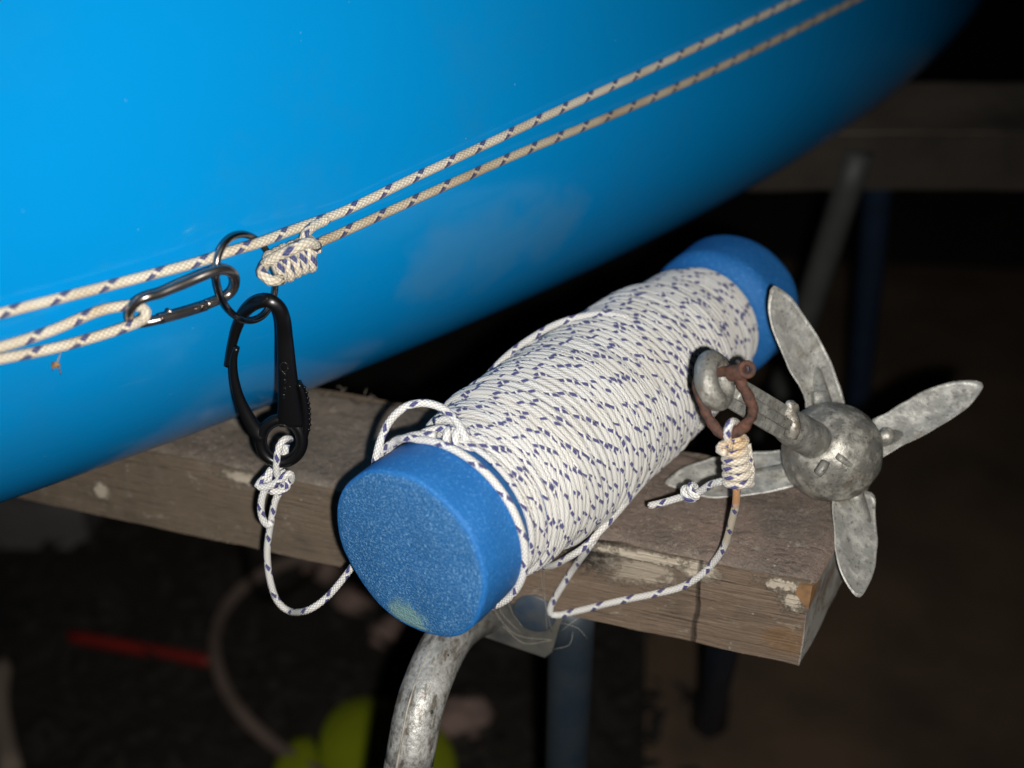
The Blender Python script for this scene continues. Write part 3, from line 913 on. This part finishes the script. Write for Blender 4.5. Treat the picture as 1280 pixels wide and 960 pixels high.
g = MB(); g.add(*tube(np.array([p + .0002 * np.array(noise.noise_vector(Vector(p) * 260)) for p in sm_[6:64]]), [.0005, .0007, .0004, .0007, .0003, .0006, .0002], 6)); g.build('weld_seam', M['seam'], lo)
# plate fixed under the plank with a round blue disc
g = MB()
def ifront(px, py, off=0.0):
    """point on the plank's front plane at this pixel"""
    nrm = Vector((math.sin(-YAW), math.cos(-YAW), 0)); d_ = at(px, py, 1) - CAMP
    t = nrm.dot(TR - CAMP) / nrm.dot(d_)
    return at(px, py, t - off)
q = [ifront(600, 727, -.006), ifront(714, 752, -.006), ifront(700, 781, -.004), ifront(690, 815, -.004), ifront(681, 822, -.004), ifront(640, 808, -.004), ifront(600, 794, -.004)]
nn = (q[1] - q[0]).cross(q[-1] - q[0]).normalized()
V = [p for p in q] + [p + nn * .003 for p in q]
n_ = len(q)
F = [tuple(range(n_))[::-1], tuple(range(n_, 2 * n_))] + [(i, (i + 1) % n_, n_ + (i + 1) % n_, n_ + i) for i in range(n_)]
g.add(V, F, smooth=False); br = g.build('bracket', M['bracket'], trestle)
g = MB(); nv = -nn if nn.dot(VIEW) > 0 else nn
g.add(*lathe(ifront(668, 766, .0), nv, [(-.004, .0105), (.0006, .0105), (.0012, .0098), (.0012, .0002)], 32)); g.build('disc', M['bracket_blue'], br)
# rear legs
def leg(name, p, q_, r, mat, lab, foot=False):
    g = MB(); p, q_ = Vector(p), Vector(q_)
    d_ = (q_ - p).normalized(); e = p + d_ * ((p.z - .004) / -d_.z)
    g.add(*tube(spline([p, p.lerp(e, .5), e], .02), r, 20)); o = g.build(name, mat, trestle); o['label'] = lab
    if foot:
        g = MB(); g.add(*lathe(e + Vector((0, 0, -.003)), Vector((0, 0, 1)), [(0, .001), (0, r * 1.5), (.045, r * 1.5), (.05, r * 1.25), (.05, r * .9)], 20)); g.build('foot', M['rubber'], o)
leg('leg', at(716, 750, .655), at(708, 960, .745), .0122, M['blue_leg'], 'straight blue painted tube leg')
leg('leg', at(922, 700, .70), at(889, 890, 1.20), .0125, M['dark_blue_leg'], 'dark blue tube leg ending in a black rubber foot', True)

# cobweb threads about the plate
g = MB()
for a, c_, bb in (((600, 735), (640, 790), (688, 800)), ((616, 740), (628, 768), (650, 790)), ((630, 738), (640, 765), (655, 786)), ((628, 782), (655, 804), (690, 800)), ((700, 778), (722, 785), (735, 800)), ((700, 790), (715, 778), (724, 772)), ((690, 812), (712, 806), (716, 790)), ((685, 680), (680, 720), (684, 790)), ((674, 700), (680, 745), (690, 790))):
    g.add(*tube(spline([ifront(*a, .004), ifront(*c_, .006), ifront(*bb, .002)], .003), .00009, 4))
M['web'] = mat_simple('dusty_web', (.45, .42, .36), .8)
tag(g.build('cobweb', M['web']), 'dusty cobweb threads strung between the plank and the bracket plate', 'cobweb', kind='stuff')

# ------------------------------------------------------------------ cord from the winding to the anchor
g = MB()
def fr(px, py, o=.0024):
    return ifront(px, py, o)
P = [at(884, 505, .625), at(868, 530, .6085), at(842, 560, .595), at(806, 598, .583), at(776, 632, .572), at(755, 655, .564), at(739, 680, .559), fr(716, 712, .006), fr(697, 742, .004), fr(689, 757, .004), fr(688, 766, .004), fr(697, 769, .003), fr(725, 763), fr(770, 752), fr(815, 743), fr(848, 735), fr(872, 722, .0035), fr(892, 703, .005), at(906, 681, .545), at(915, 650, .530), at(920, 628, .519), at(921, 606, .512), at(921, 580, .508)]
g.add(*tube(spline(P, .0016), RC, 12, u0=.25)); g.build('anchor_line', M['cord'], cord)
g = MB()
P = [at(660, 690, .610), at(672, 706, .590), at(690, 707, .573), at(708, 698, .5635), at(730, 684, .5575), at(750, 664, .5555), at(772, 640, .561), at(800, 607, .573), at(826, 580, .587)]
g.add(*tube(spline(P, .0014), RC, 10)); g.build('strand', M['cord'], cord)
# one slack strand bridging the shoulder of the winding
g = MB()
P = [rl(LEN0 * .33, -62, .0395), rl(LEN0 * .40, -48, .0425), rl(LEN0 * .46, -40, .0435), rl(LEN0 * .52, -30, .043), rl(LEN0 * .565, -12, .0415), rl(LEN0 * .585, 6, .0405)]
g.add(*tube(spline(P, .0016), RC, 10, u0=.4)); g.build('slack_strand', M['cord'], cord)
# coiled anchor knot, its short end with a stopper knot
g = MB()
g.add(*tube(coil(at(918, 548, .5045), at(923, 607, .5115), .0042, .0052, 6.2, RC, 1, .25, .3), RC * .96, 12, u0=.45))
g.add(*tube(spline([at(918, 546, .5045), at(923, 607, .5115)], .002), .0028, 10))
g.add(*tube(spline([at(913, 560, .501), at(909, 545, .4985), at(911, 533, .4965), at(915, 527, .4985), at(921, 530, .5055), at(922, 548, .507)], .0013), RC, 10, u0=.1))
g.add(*tube(spline([at(912, 556, .500), at(902, 556, .5015), at(899, 563, .5035), at(907, 566, .5005)], .0013), RC, 10, u0=.6))
g.add(*tube(spline([at(935, 555, .505), at(940, 590, .508), at(935, 605, .510)], .0013), RC * .8, 8, u0=.6))
g.build('anchor_knot', M['cord'], cord)
g = MB()
P = [at(915, 600, .510), at(902, 602, .514), at(888, 606, .521), at(876, 614, .528), at(866, 618, .532), at(850, 622, .538), at(830, 628, .544), at(812, 632, .549)]
g.add(*tube(spline(P, .0014), RC, 12, u0=.8))
g.add(*tube(coil(at(871, 612, .530), at(858, 619, .535), .0027, .0027, 1.7, RC, 1, .3, 2.0), RC, 10, u0=.2))
g.build('short_end', M['cord'], cord)

# ------------------------------------------------------------------ folding anchor
M['galv'] = mat_galv('weathered_zinc', (.19, .185, .165), (.54, .52, .46), (.15, .088, .038), .95, 1.3)
M['galv_fluke'] = mat_galv('mottled_zinc_blade', (.34, .34, .315), (.66, .65, .60), (.17, .11, .06), .85, 1.3)
M['galv_dark'] = mat_galv('dull_zinc', (.22, .22, .20), (.44, .43, .39), (.17, .12, .07), .4, 1.4)
M['rust'] = mat_simple('rusted_iron', (.125, .052, .032), .8, .15, vscale=300, col2=(.035, .024, .021), bump=1.0, bscale=420, bdist=.0008)
HUB = at(1040, 565, .583); EYE = at(893, 476, .500)
SAX = (EYE - HUB).normalized()
anchor = empty('anchor', HUB - Vector((0, 0, .02)), 'weathered grey folding anchor with four open flukes lying on the plank end', 'anchor')
side = SAX.cross(Vector((0, 0, 1))).normalized(); upv = side.cross(SAX).normalized()
HR_ = .0228
prof = []
for a in np.linspace(-1.15, 1.17, 30):
    prof.append((HR_ * math.sin(a), HR_ * math.cos(a)))
prof = [(prof[0][0], .004)] + prof + [(HR_ * .90, .0082), (HR_ * .80, .0075), (HR_ * .55, .0070)]
V, F, U = lathe(HUB, SAX, prof, 72)
V = [Vector(p) + noise.noise_vector(Vector(p) * 120) * .0006 for p in V]
g = MB(); g.add(V, F, U); hub = g.build('hub', M['galv'], anchor)
# lock key slot lugs on the hub's face
def fpt(a, s_, u_): return HUB + SAX * a + side * s_ + upv * u_
g = MB()
P = [at(1022, 592, .5585), at(1027, 586, .5575), at(1032, 577, .558)]
g.add(*tube(spline(P, .001), [.0022, .0026, .0020], 8, thick=.0018, power=3)); g.build('lug', M['galv_dark'], hub)
g = MB(); g.add(*tube(spline([at(1048, 571, .559), at(1060, 579, .562), at(1070, 588, .566)], .001), [.0022, .0024, .0016], 8, thick=.0015, power=3)); g.build('lug', M['galv'], hub)
# shaft: thick stem out of the hub, stop collar, then a channelled bar up to the eye
Ls = (EYE - HUB).length
g = MB()
def ax(t): return HUB + SAX * (Ls * t)
V, F, U = lathe(HUB, SAX, [(.012, .0080), (HR_ * .9, .0082), (Ls * .36, .0080), (Ls * .40, .0076), (Ls * .42, .0066), (Ls * .45, .0064)], 28)
V = [Vector(p) + noise.noise_vector(Vector(p) * 150) * .0004 for p in V]
g.add(V, F, U)
# cross-shaped bar
w_, t_ = .0068, .0022
for (ea, eb) in ((side, upv), (upv, side)):
    V = []
    for tt, sc_ in ((.40, 1.0), (.55, 1.02), (.75, .98), (.90, .95)):
        for sa_, sb_ in ((-1, -1), (1, -1), (1, 1), (-1, 1)):
            V.append(ax(tt) + ea * w_ * sc_ * sa_ + eb * t_ * sb_ * (1.0 if ea is side else 1.15))
    F = []
    for i in range(3):
        for k in range(4):
            F.append((i * 4 + k, i * 4 + (k + 1) % 4, (i + 1) * 4 + (k + 1) % 4, (i + 1) * 4 + k))
    F += [(3, 2, 1, 0), (12, 13, 14, 15)]
    g.add(V, F, smooth=False)
sh = g.build('shaft', M['galv_dark'], anchor)
bv = sh.modifiers.new('bevel', 'BEVEL'); bv.width = .0007; bv.segments = 2; bv.limit_method = 'ANGLE'
g = MB(); g.add(*sphere(at(988, 512, .541), .0032, 10, (1, 1, 1.25), .3, 2)); g.add(*tube(spline([at(986, 514, .541), at(992, 532, .540), at(988, 546, .5415)], .001), .0030, 10)); g.build('stop', M['galv'], sh)
M['paint_chip'] = mat_simple('tan_scuff', (.27, .225, .16), .75, 0, vscale=200, col2=(.19, .165, .125), bump=.4)
# eye at the top
EN = (Vector((.80, 0, 0)) - VIEW * .50 + Vector((0, SP, CP)) * .18).normalized()
ea = (SAX - EN * SAX.dot(EN)).normalized(); eb = EN.cross(ea)
P = [EYE + ea * .0078 * math.cos(t) + eb * .0082 * math.sin(t) for t in np.linspace(0, 2 * PI, 41)[:-1]]
V, F, U = tube(np.array(P), .0040, 16, True, ref=tuple(EN), thick=.0046)
V = [Vector(p) + noise.noise_vector(Vector(p) * 200) * .0004 for p in V]
g = MB(); g.add(V, F, U); g.build('eye', M['galv'], anchor)
# flukes
FB = HUB - SAX * .010
def fluke(out, zf, lab, bow=.0022, th=.0022):
    """leaf blade: outline in photo pixels, zf(px, py) depth, cupped towards the shaft"""
    pts = [Vector((x, y, 0)) for x, y in out]
    c2 = sum(pts, Vector()) / len(pts)
    dense = spline([(p.x, p.y, 0) for p in pts], 6.0, True)[:, :2]
    base = (dense[0] + dense[-1]) / 2
    V, F = [], []
    rings = 7; n = len(dense)
    for lay in (0, 1):
        for r_ in range(rings + 1):
            k = r_ / rings
            for p in dense:
                x = c2.x + (p[0] - c2.x) * k; y = c2.y + (p[1] - c2.y) * k
                cup = bow * (1 - k * k)
                ed = (.25 + .75 * (1 - k ** 5))
                z = zf(x, y) + cup + (th * ed if lay else 0) + (th * .75 * (1 - ed) if not lay else 0)
                V.append(at(x, y, z) + noise.noise_vector(at(x, y, z) * 110) * .0006)
    m = (rings + 1) * n
    for lay in (0, 1):
        o = lay * m
        for r_ in range(rings):
            for k in range(n):
                l = (k + 1) % n
                q_ = (o + r_ * n + k, o + (r_ + 1) * n + k, o + (r_ + 1) * n + l, o + r_ * n + l)
                F.append(q_ if not lay else q_[::-1])
    for k in range(n):
        l = (k + 1) % n
        F.append((rings * n + k, m + rings * n + k, m + rings * n + l, rings * n + l))
    g = MB(); g.add(V, F); o = g.build('fluke', M['galv_fluke'], anchor); o['label'] = lab
    return o
def plane_z(a, c_, e):
    A = np.array([[p[0], p[1], 1] for p in (a, c_, e)]); s_ = np.linalg.solve(A, [a[2], c_[2], e[2]])
    return lambda x, y: s_[0] * x + s_[1] * y + s_[2]
fl_up = fluke([(1012, 520), (1004, 494), (986, 461), (971, 427), (961, 392), (961, 372), (967, 357), (988, 371), (1014, 406), (1033, 440), (1046, 470), (1058, 508), (1060, 522)], plane_z((966, 357, .592), (1010, 520, .594), (1060, 520, .602)), 'fluke pointing up in front of the blue foam end')
fl_rt = fluke([(1088, 530), (1110, 515), (1133, 501), (1172, 482), (1211, 475), (1229, 482), (1211, 508), (1176, 532), (1140, 552), (1108, 568), (1092, 575)], plane_z((1229, 482, .596), (1090, 530, .597), (1100, 575, .590)), 'fluke pointing right over the dark background')
fl_dn = fluke([(1043, 618), (1042, 660), (1044, 692), (1055, 725), (1075, 746), (1092, 715), (1097, 680), (1094, 645), (1089, 615)], plane_z((1075, 746, .558), (1043, 618, .579), (1089, 615, .587)), 'fluke hanging down past the plank end')
fl_lf = fluke([(998, 564), (965, 564), (931, 565), (895, 571), (862, 581), (840, 594), (831, 604), (846, 611), (887, 622), (920, 621), (944, 618), (998, 604)], plane_z((831, 605, .599), (990, 565, .604), (944, 618, .588)), 'fluke lying on the brown plank top')
# pivots and stems behind the blades
for a, c_, ra, fo in (((1034, 520, .590), (1018, 455, .603), .0045, fl_up), ((1085, 552, .589), (1150, 540, .603), .0045, fl_rt), ((1066, 612, .582), (1090, 672, .583), .0045, fl_dn), ((1005, 585, .591), (920, 596, .605), .0040, fl_lf)):
    g = MB(); g.add(*tube(spline([at(*a), at(*c_)], .004), [ra, ra * .75, ra * .5], 10)); g.build('stem', M['galv_dark'], fo)
g = MB(); g.add(*lathe(at(1024, 497, .5925), -VIEW, [(-.004, .0042), (.0015, .0042), (.002, .0036), (.002, .0003)], 4)); g.build('pivot', M['galv_dark'], fl_up)
g = MB(); g.add(*sphere(at(1107, 545, .589), .0038, 10, (1, 1, 1), .3, 6)); g.build('pivot', M['galv'], fl_rt)

# shackle
shk = empty('shackle', at(905, 545, .502), 'small rusty bow shackle through the anchor eye, tied to the coiled cord knot', 'shackle')
bow = [(921, 466, .4935), (927, 480, .4935), (938, 500, .4955), (941, 516, .498), (932, 531, .501), (918, 541, .5035), (904, 543, .505), (892, 532, .506), (882, 513, .507), (874, 492, .507), (872, 474, .507), (880, 463, .508)]
V, F, U = tube(spline([at(*p) for p in bow], .001), [.0024, .0021, .0020, .0021, .0022, .0023, .0023, .0022, .0020, .0020, .0022, .0025], 12)
V = [Vector(p) + noise.noise_vector(Vector(p) * 330) * .0006 for p in V]
g = MB(); g.add(V, F, U); g.build('bow', M['rust'], shk)
g = MB(); pa, pb = at(879, 466, .508), at(930, 463, .4925)
V, F, U = tube(spline([pa, pb], .001), .0022, 12); g.add(V, F, U)
pin = g.build('pin', M['rust'], shk)
g = MB(); hc = at(933, 462, .4915); hn = (-VIEW + Vector((.15, 0, .1))).normalized()
g.add(*lathe(hc, hn, [(-.0016, .0018), (-.0016, .0033), (-.0008, .0036), (.0010, .0036), (.0016, .0032), (.0016, .0017), (-.0016, .0017)], 24)); g.build('pin_head', M['rust'], pin)
g = MB()
V, F, U = lathe(at(921, 466, .4935), (pb - pa), [(-.0035, .001), (-.0030, .0033), (.0030, .0033), (.0035, .001)], 18); g.add(V, F, U, smooth=False); g.build('lug', M['rust'], pin)

# ------------------------------------------------------------------ dim background
# second trestle under the far end of the canoe
t2 = empty('trestle', (.62, 1.02, 0), 'second trestle standing in the dark at upper right with a broad plank top', 'trestle', 'trestles under the canoe')
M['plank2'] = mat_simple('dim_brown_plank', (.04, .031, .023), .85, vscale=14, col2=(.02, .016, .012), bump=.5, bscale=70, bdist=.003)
M['plank2_top'] = mat_simple('pale_worn_plank_top', (.17, .14, .11), .9, vscale=7, col2=(.05, .04, .03), bump=.5, bscale=80, bdist=.003)
Z2 = wz(-.337)
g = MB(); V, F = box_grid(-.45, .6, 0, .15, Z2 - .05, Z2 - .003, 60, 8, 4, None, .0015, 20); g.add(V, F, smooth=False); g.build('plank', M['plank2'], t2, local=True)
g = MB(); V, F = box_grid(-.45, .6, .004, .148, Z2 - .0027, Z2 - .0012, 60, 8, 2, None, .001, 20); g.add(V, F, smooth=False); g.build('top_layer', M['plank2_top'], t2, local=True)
def leg2(p, q_, r, mat):
    g = MB(); p, q_ = Vector(p), Vector(q_); d_ = (q_ - p).normalized(); e = p + d_ * (p.z / -d_.z)
    g.add(*tube(spline([p, p.lerp(e, .5), e], .03), r, 16)); g.build('leg', mat, t2)
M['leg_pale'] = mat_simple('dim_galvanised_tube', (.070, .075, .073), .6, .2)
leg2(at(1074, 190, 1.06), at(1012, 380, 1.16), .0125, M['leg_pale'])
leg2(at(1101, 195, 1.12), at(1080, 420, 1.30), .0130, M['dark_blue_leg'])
def gp(px, py, h=0.0):
    """point on the ground (or h above) at this pixel"""
    d_ = at(px, py, 1) - CAMP
    return at(px, py, (h - CAMP.z) / d_.z)
# plywood sheet lying on the floor
ply = MB()
a, c_ = gp(806, 962, .012), gp(808, 775, .012)
dr = (c_ - a).normalized(); rt = Vector((dr.y, -dr.x, 0))
a = a - dr * .25
V = [a, a + rt * 1.22, a + rt * 1.22 + dr * 1.5, a + dr * 1.5]; V = [Vector((p.x, p.y, .012)) for p in V] + [Vector((p.x, p.y, -.004)) for p in V]
M['ply'] = mat_simple('dirty_plywood', (.15, .10, .062), .85, vscale=7, col2=(.07, .049, .033), bump=.3, bscale=40, bdist=.002)
ply.add(V, [(3, 2, 1, 0), (4, 5, 6, 7), (0, 1, 5, 4), (1, 2, 6, 5), (2, 3, 7, 6), (3, 0, 4, 7)], smooth=False)
tag(ply.build('plywood_sheet', M['ply']), 'dirty brown board lying on the dark ground at lower right', 'board')
M['red'] = mat_simple('red_plastic', (.24, .016, .011), .5)
g = MB(); g.add(*tube(spline([gp(84, 795, .012), gp(180, 812, .012), gp(276, 829, .012)], .02), .0072, 14))
tag(g.build('rod', M['red']), 'blurred straight red rod lying on the dark ground at lower left', 'rod')
M['hose'] = mat_simple('brown_hose', (.19, .14, .115), .6, vscale=12, col2=(.11, .085, .07))
hp = [gp(430, 692, .03), gp(375, 697, .03), gp(320, 722, .03), gp(283, 757, .03), gp(268, 800, .03), gp(275, 845, .03), (gp(300, 890, .03)), gp(340, 928, .03), gp(385, 960, .03), gp(440, 995, .03)]
g = MB(); g.add(*tube(spline(hp, .02), .0075, 14))
tag(g.build('hose', M['hose']), 'thin brown hose curving in a half loop on the dark ground', 'hose')
M['lime'] = mat_simple('lime_plastic', (.30, .36, .015), .5, vscale=8, col2=(.24, .30, .012))
def blade(pts, lab):
    bx = spline([gp(x, y, .02) for x, y in pts], .012, True)
    c_ = bx.mean(0); n_ = len(bx); V, F = [], []
    for k, hh in ((1.0, -.01), (1.0, .0), (.93, .008), (.6, .016), (.02, .02)):
        for p in bx: V.append(c_ + (p - c_) * k + np.array([0, 0, hh]))
    for r_ in range(4):
        for k in range(n_): F.append((r_ * n_ + k, r_ * n_ + (k + 1) % n_, (r_ + 1) * n_ + (k + 1) % n_, (r_ + 1) * n_ + k))
    g = MB(); g.add(V, F); tag(g.build('paddle_blade', M['lime'], None), lab, 'paddle blade', 'lime green blades on the ground')
blade([(398, 925), (412, 892), (440, 874), (480, 874), (530, 892), (562, 925), (572, 965), (560, 1030), (480, 1060), (420, 1030), (404, 970)], 'larger lime green rounded blade behind the galvanised leg')
blade([(340, 975), (352, 940), (370, 922), (390, 922), (402, 950), (412, 990), (400, 1040), (360, 1040)], 'smaller lime green rounded blade at the left of the pair')
M['stone'] = mat_simple('pinkish_stone', (.30, .20, .17), .85, vscale=20, col2=(.16, .12, .10), bump=.4, bscale=60, bdist=.003)
for i, (px, py, r, lab) in enumerate(((412, 706, .026, 'pinkish pebble highest on the slope, under the plank beside the hanging cord'), (446, 748, .024, 'pale pinkish pebble just left of the foam cut face'), (492, 792, .022, 'rounded pebble half hidden under the foam end'), (576, 896, .026, 'grey pebble at the right of the galvanised leg'))):
    c_ = gp(px, py, r * .6)
    g = MB(); g.add(*sphere(c_, r, 12, (1.15, .9, .7), .45, i + 3)); tag(g.build('stone', M['stone']), lab, 'stone', 'pebbles on the ground')
M['pale'] = mat_simple('pale_wood', (.30, .24, .19), .8, vscale=15)
g = MB(); g.add(*tube(spline([gp(4, 828, .03), gp(-2, 880, .03), gp(14, 965, .03)], .02), .011, 10))
tag(g.build('stick', M['pale']), 'pale stick on the ground at the left edge', 'stick')
M['slab'] = mat_simple('grey_slab', (.15, .14, .14), .9, vscale=10, bump=.3, bscale=40, bdist=.003)
g = MB(); c_ = gp(20, 668, 0); V, F = box_grid(c_.x - .35, c_.x + .10, c_.y - .03, c_.y + .25, -.01, .07, 12, 8, 4, None, .006, 9); g.add(V, F, smooth=False)
tag(g.build('slab', M['slab']), 'dim grey slab on the ground below the hull at the left edge', 'slab')

# dead leaves and grit scattered on the dark ground
g = MB()
M['litter'] = mat_simple('dead_leaves_and_grit', (.022, .017, .013), .9, vscale=6, col2=(.014, .011, .009))
for k in range(700):
    px, py = random.uniform(-60, 900), random.uniform(640, 1010)
    p = gp(px, py, .006)
    if k % 3 == 0:
        L, W_ = random.uniform(.015, .04), random.uniform(.008, .018); a = random.random() * 6.28
        u_ = Vector((math.cos(a), math.sin(a), random.uniform(-.3, .5))); v_ = Vector((-math.sin(a), math.cos(a), random.uniform(-.3, .3)))
        c_ = [p - u_ * L, p + v_ * W_ - u_ * L * .2, p + u_ * L + Vector((0, 0, .012)), p - v_ * W_ - u_ * L * .2, p + Vector((0, 0, .006))]
        g.add(c_, [(0, 4, 1), (1, 4, 2), (2, 4, 3), (3, 4, 0)], smooth=False)
    else:
        r = random.uniform(.004, .012); V, F = sphere(p, r, 4, (1.2, .9, .7), .5, k); g.add(V, F)
tag(g.build('leaf_litter', M['litter'], local=True), 'dead leaves and grit strewn over the dark ground', kind='stuff')
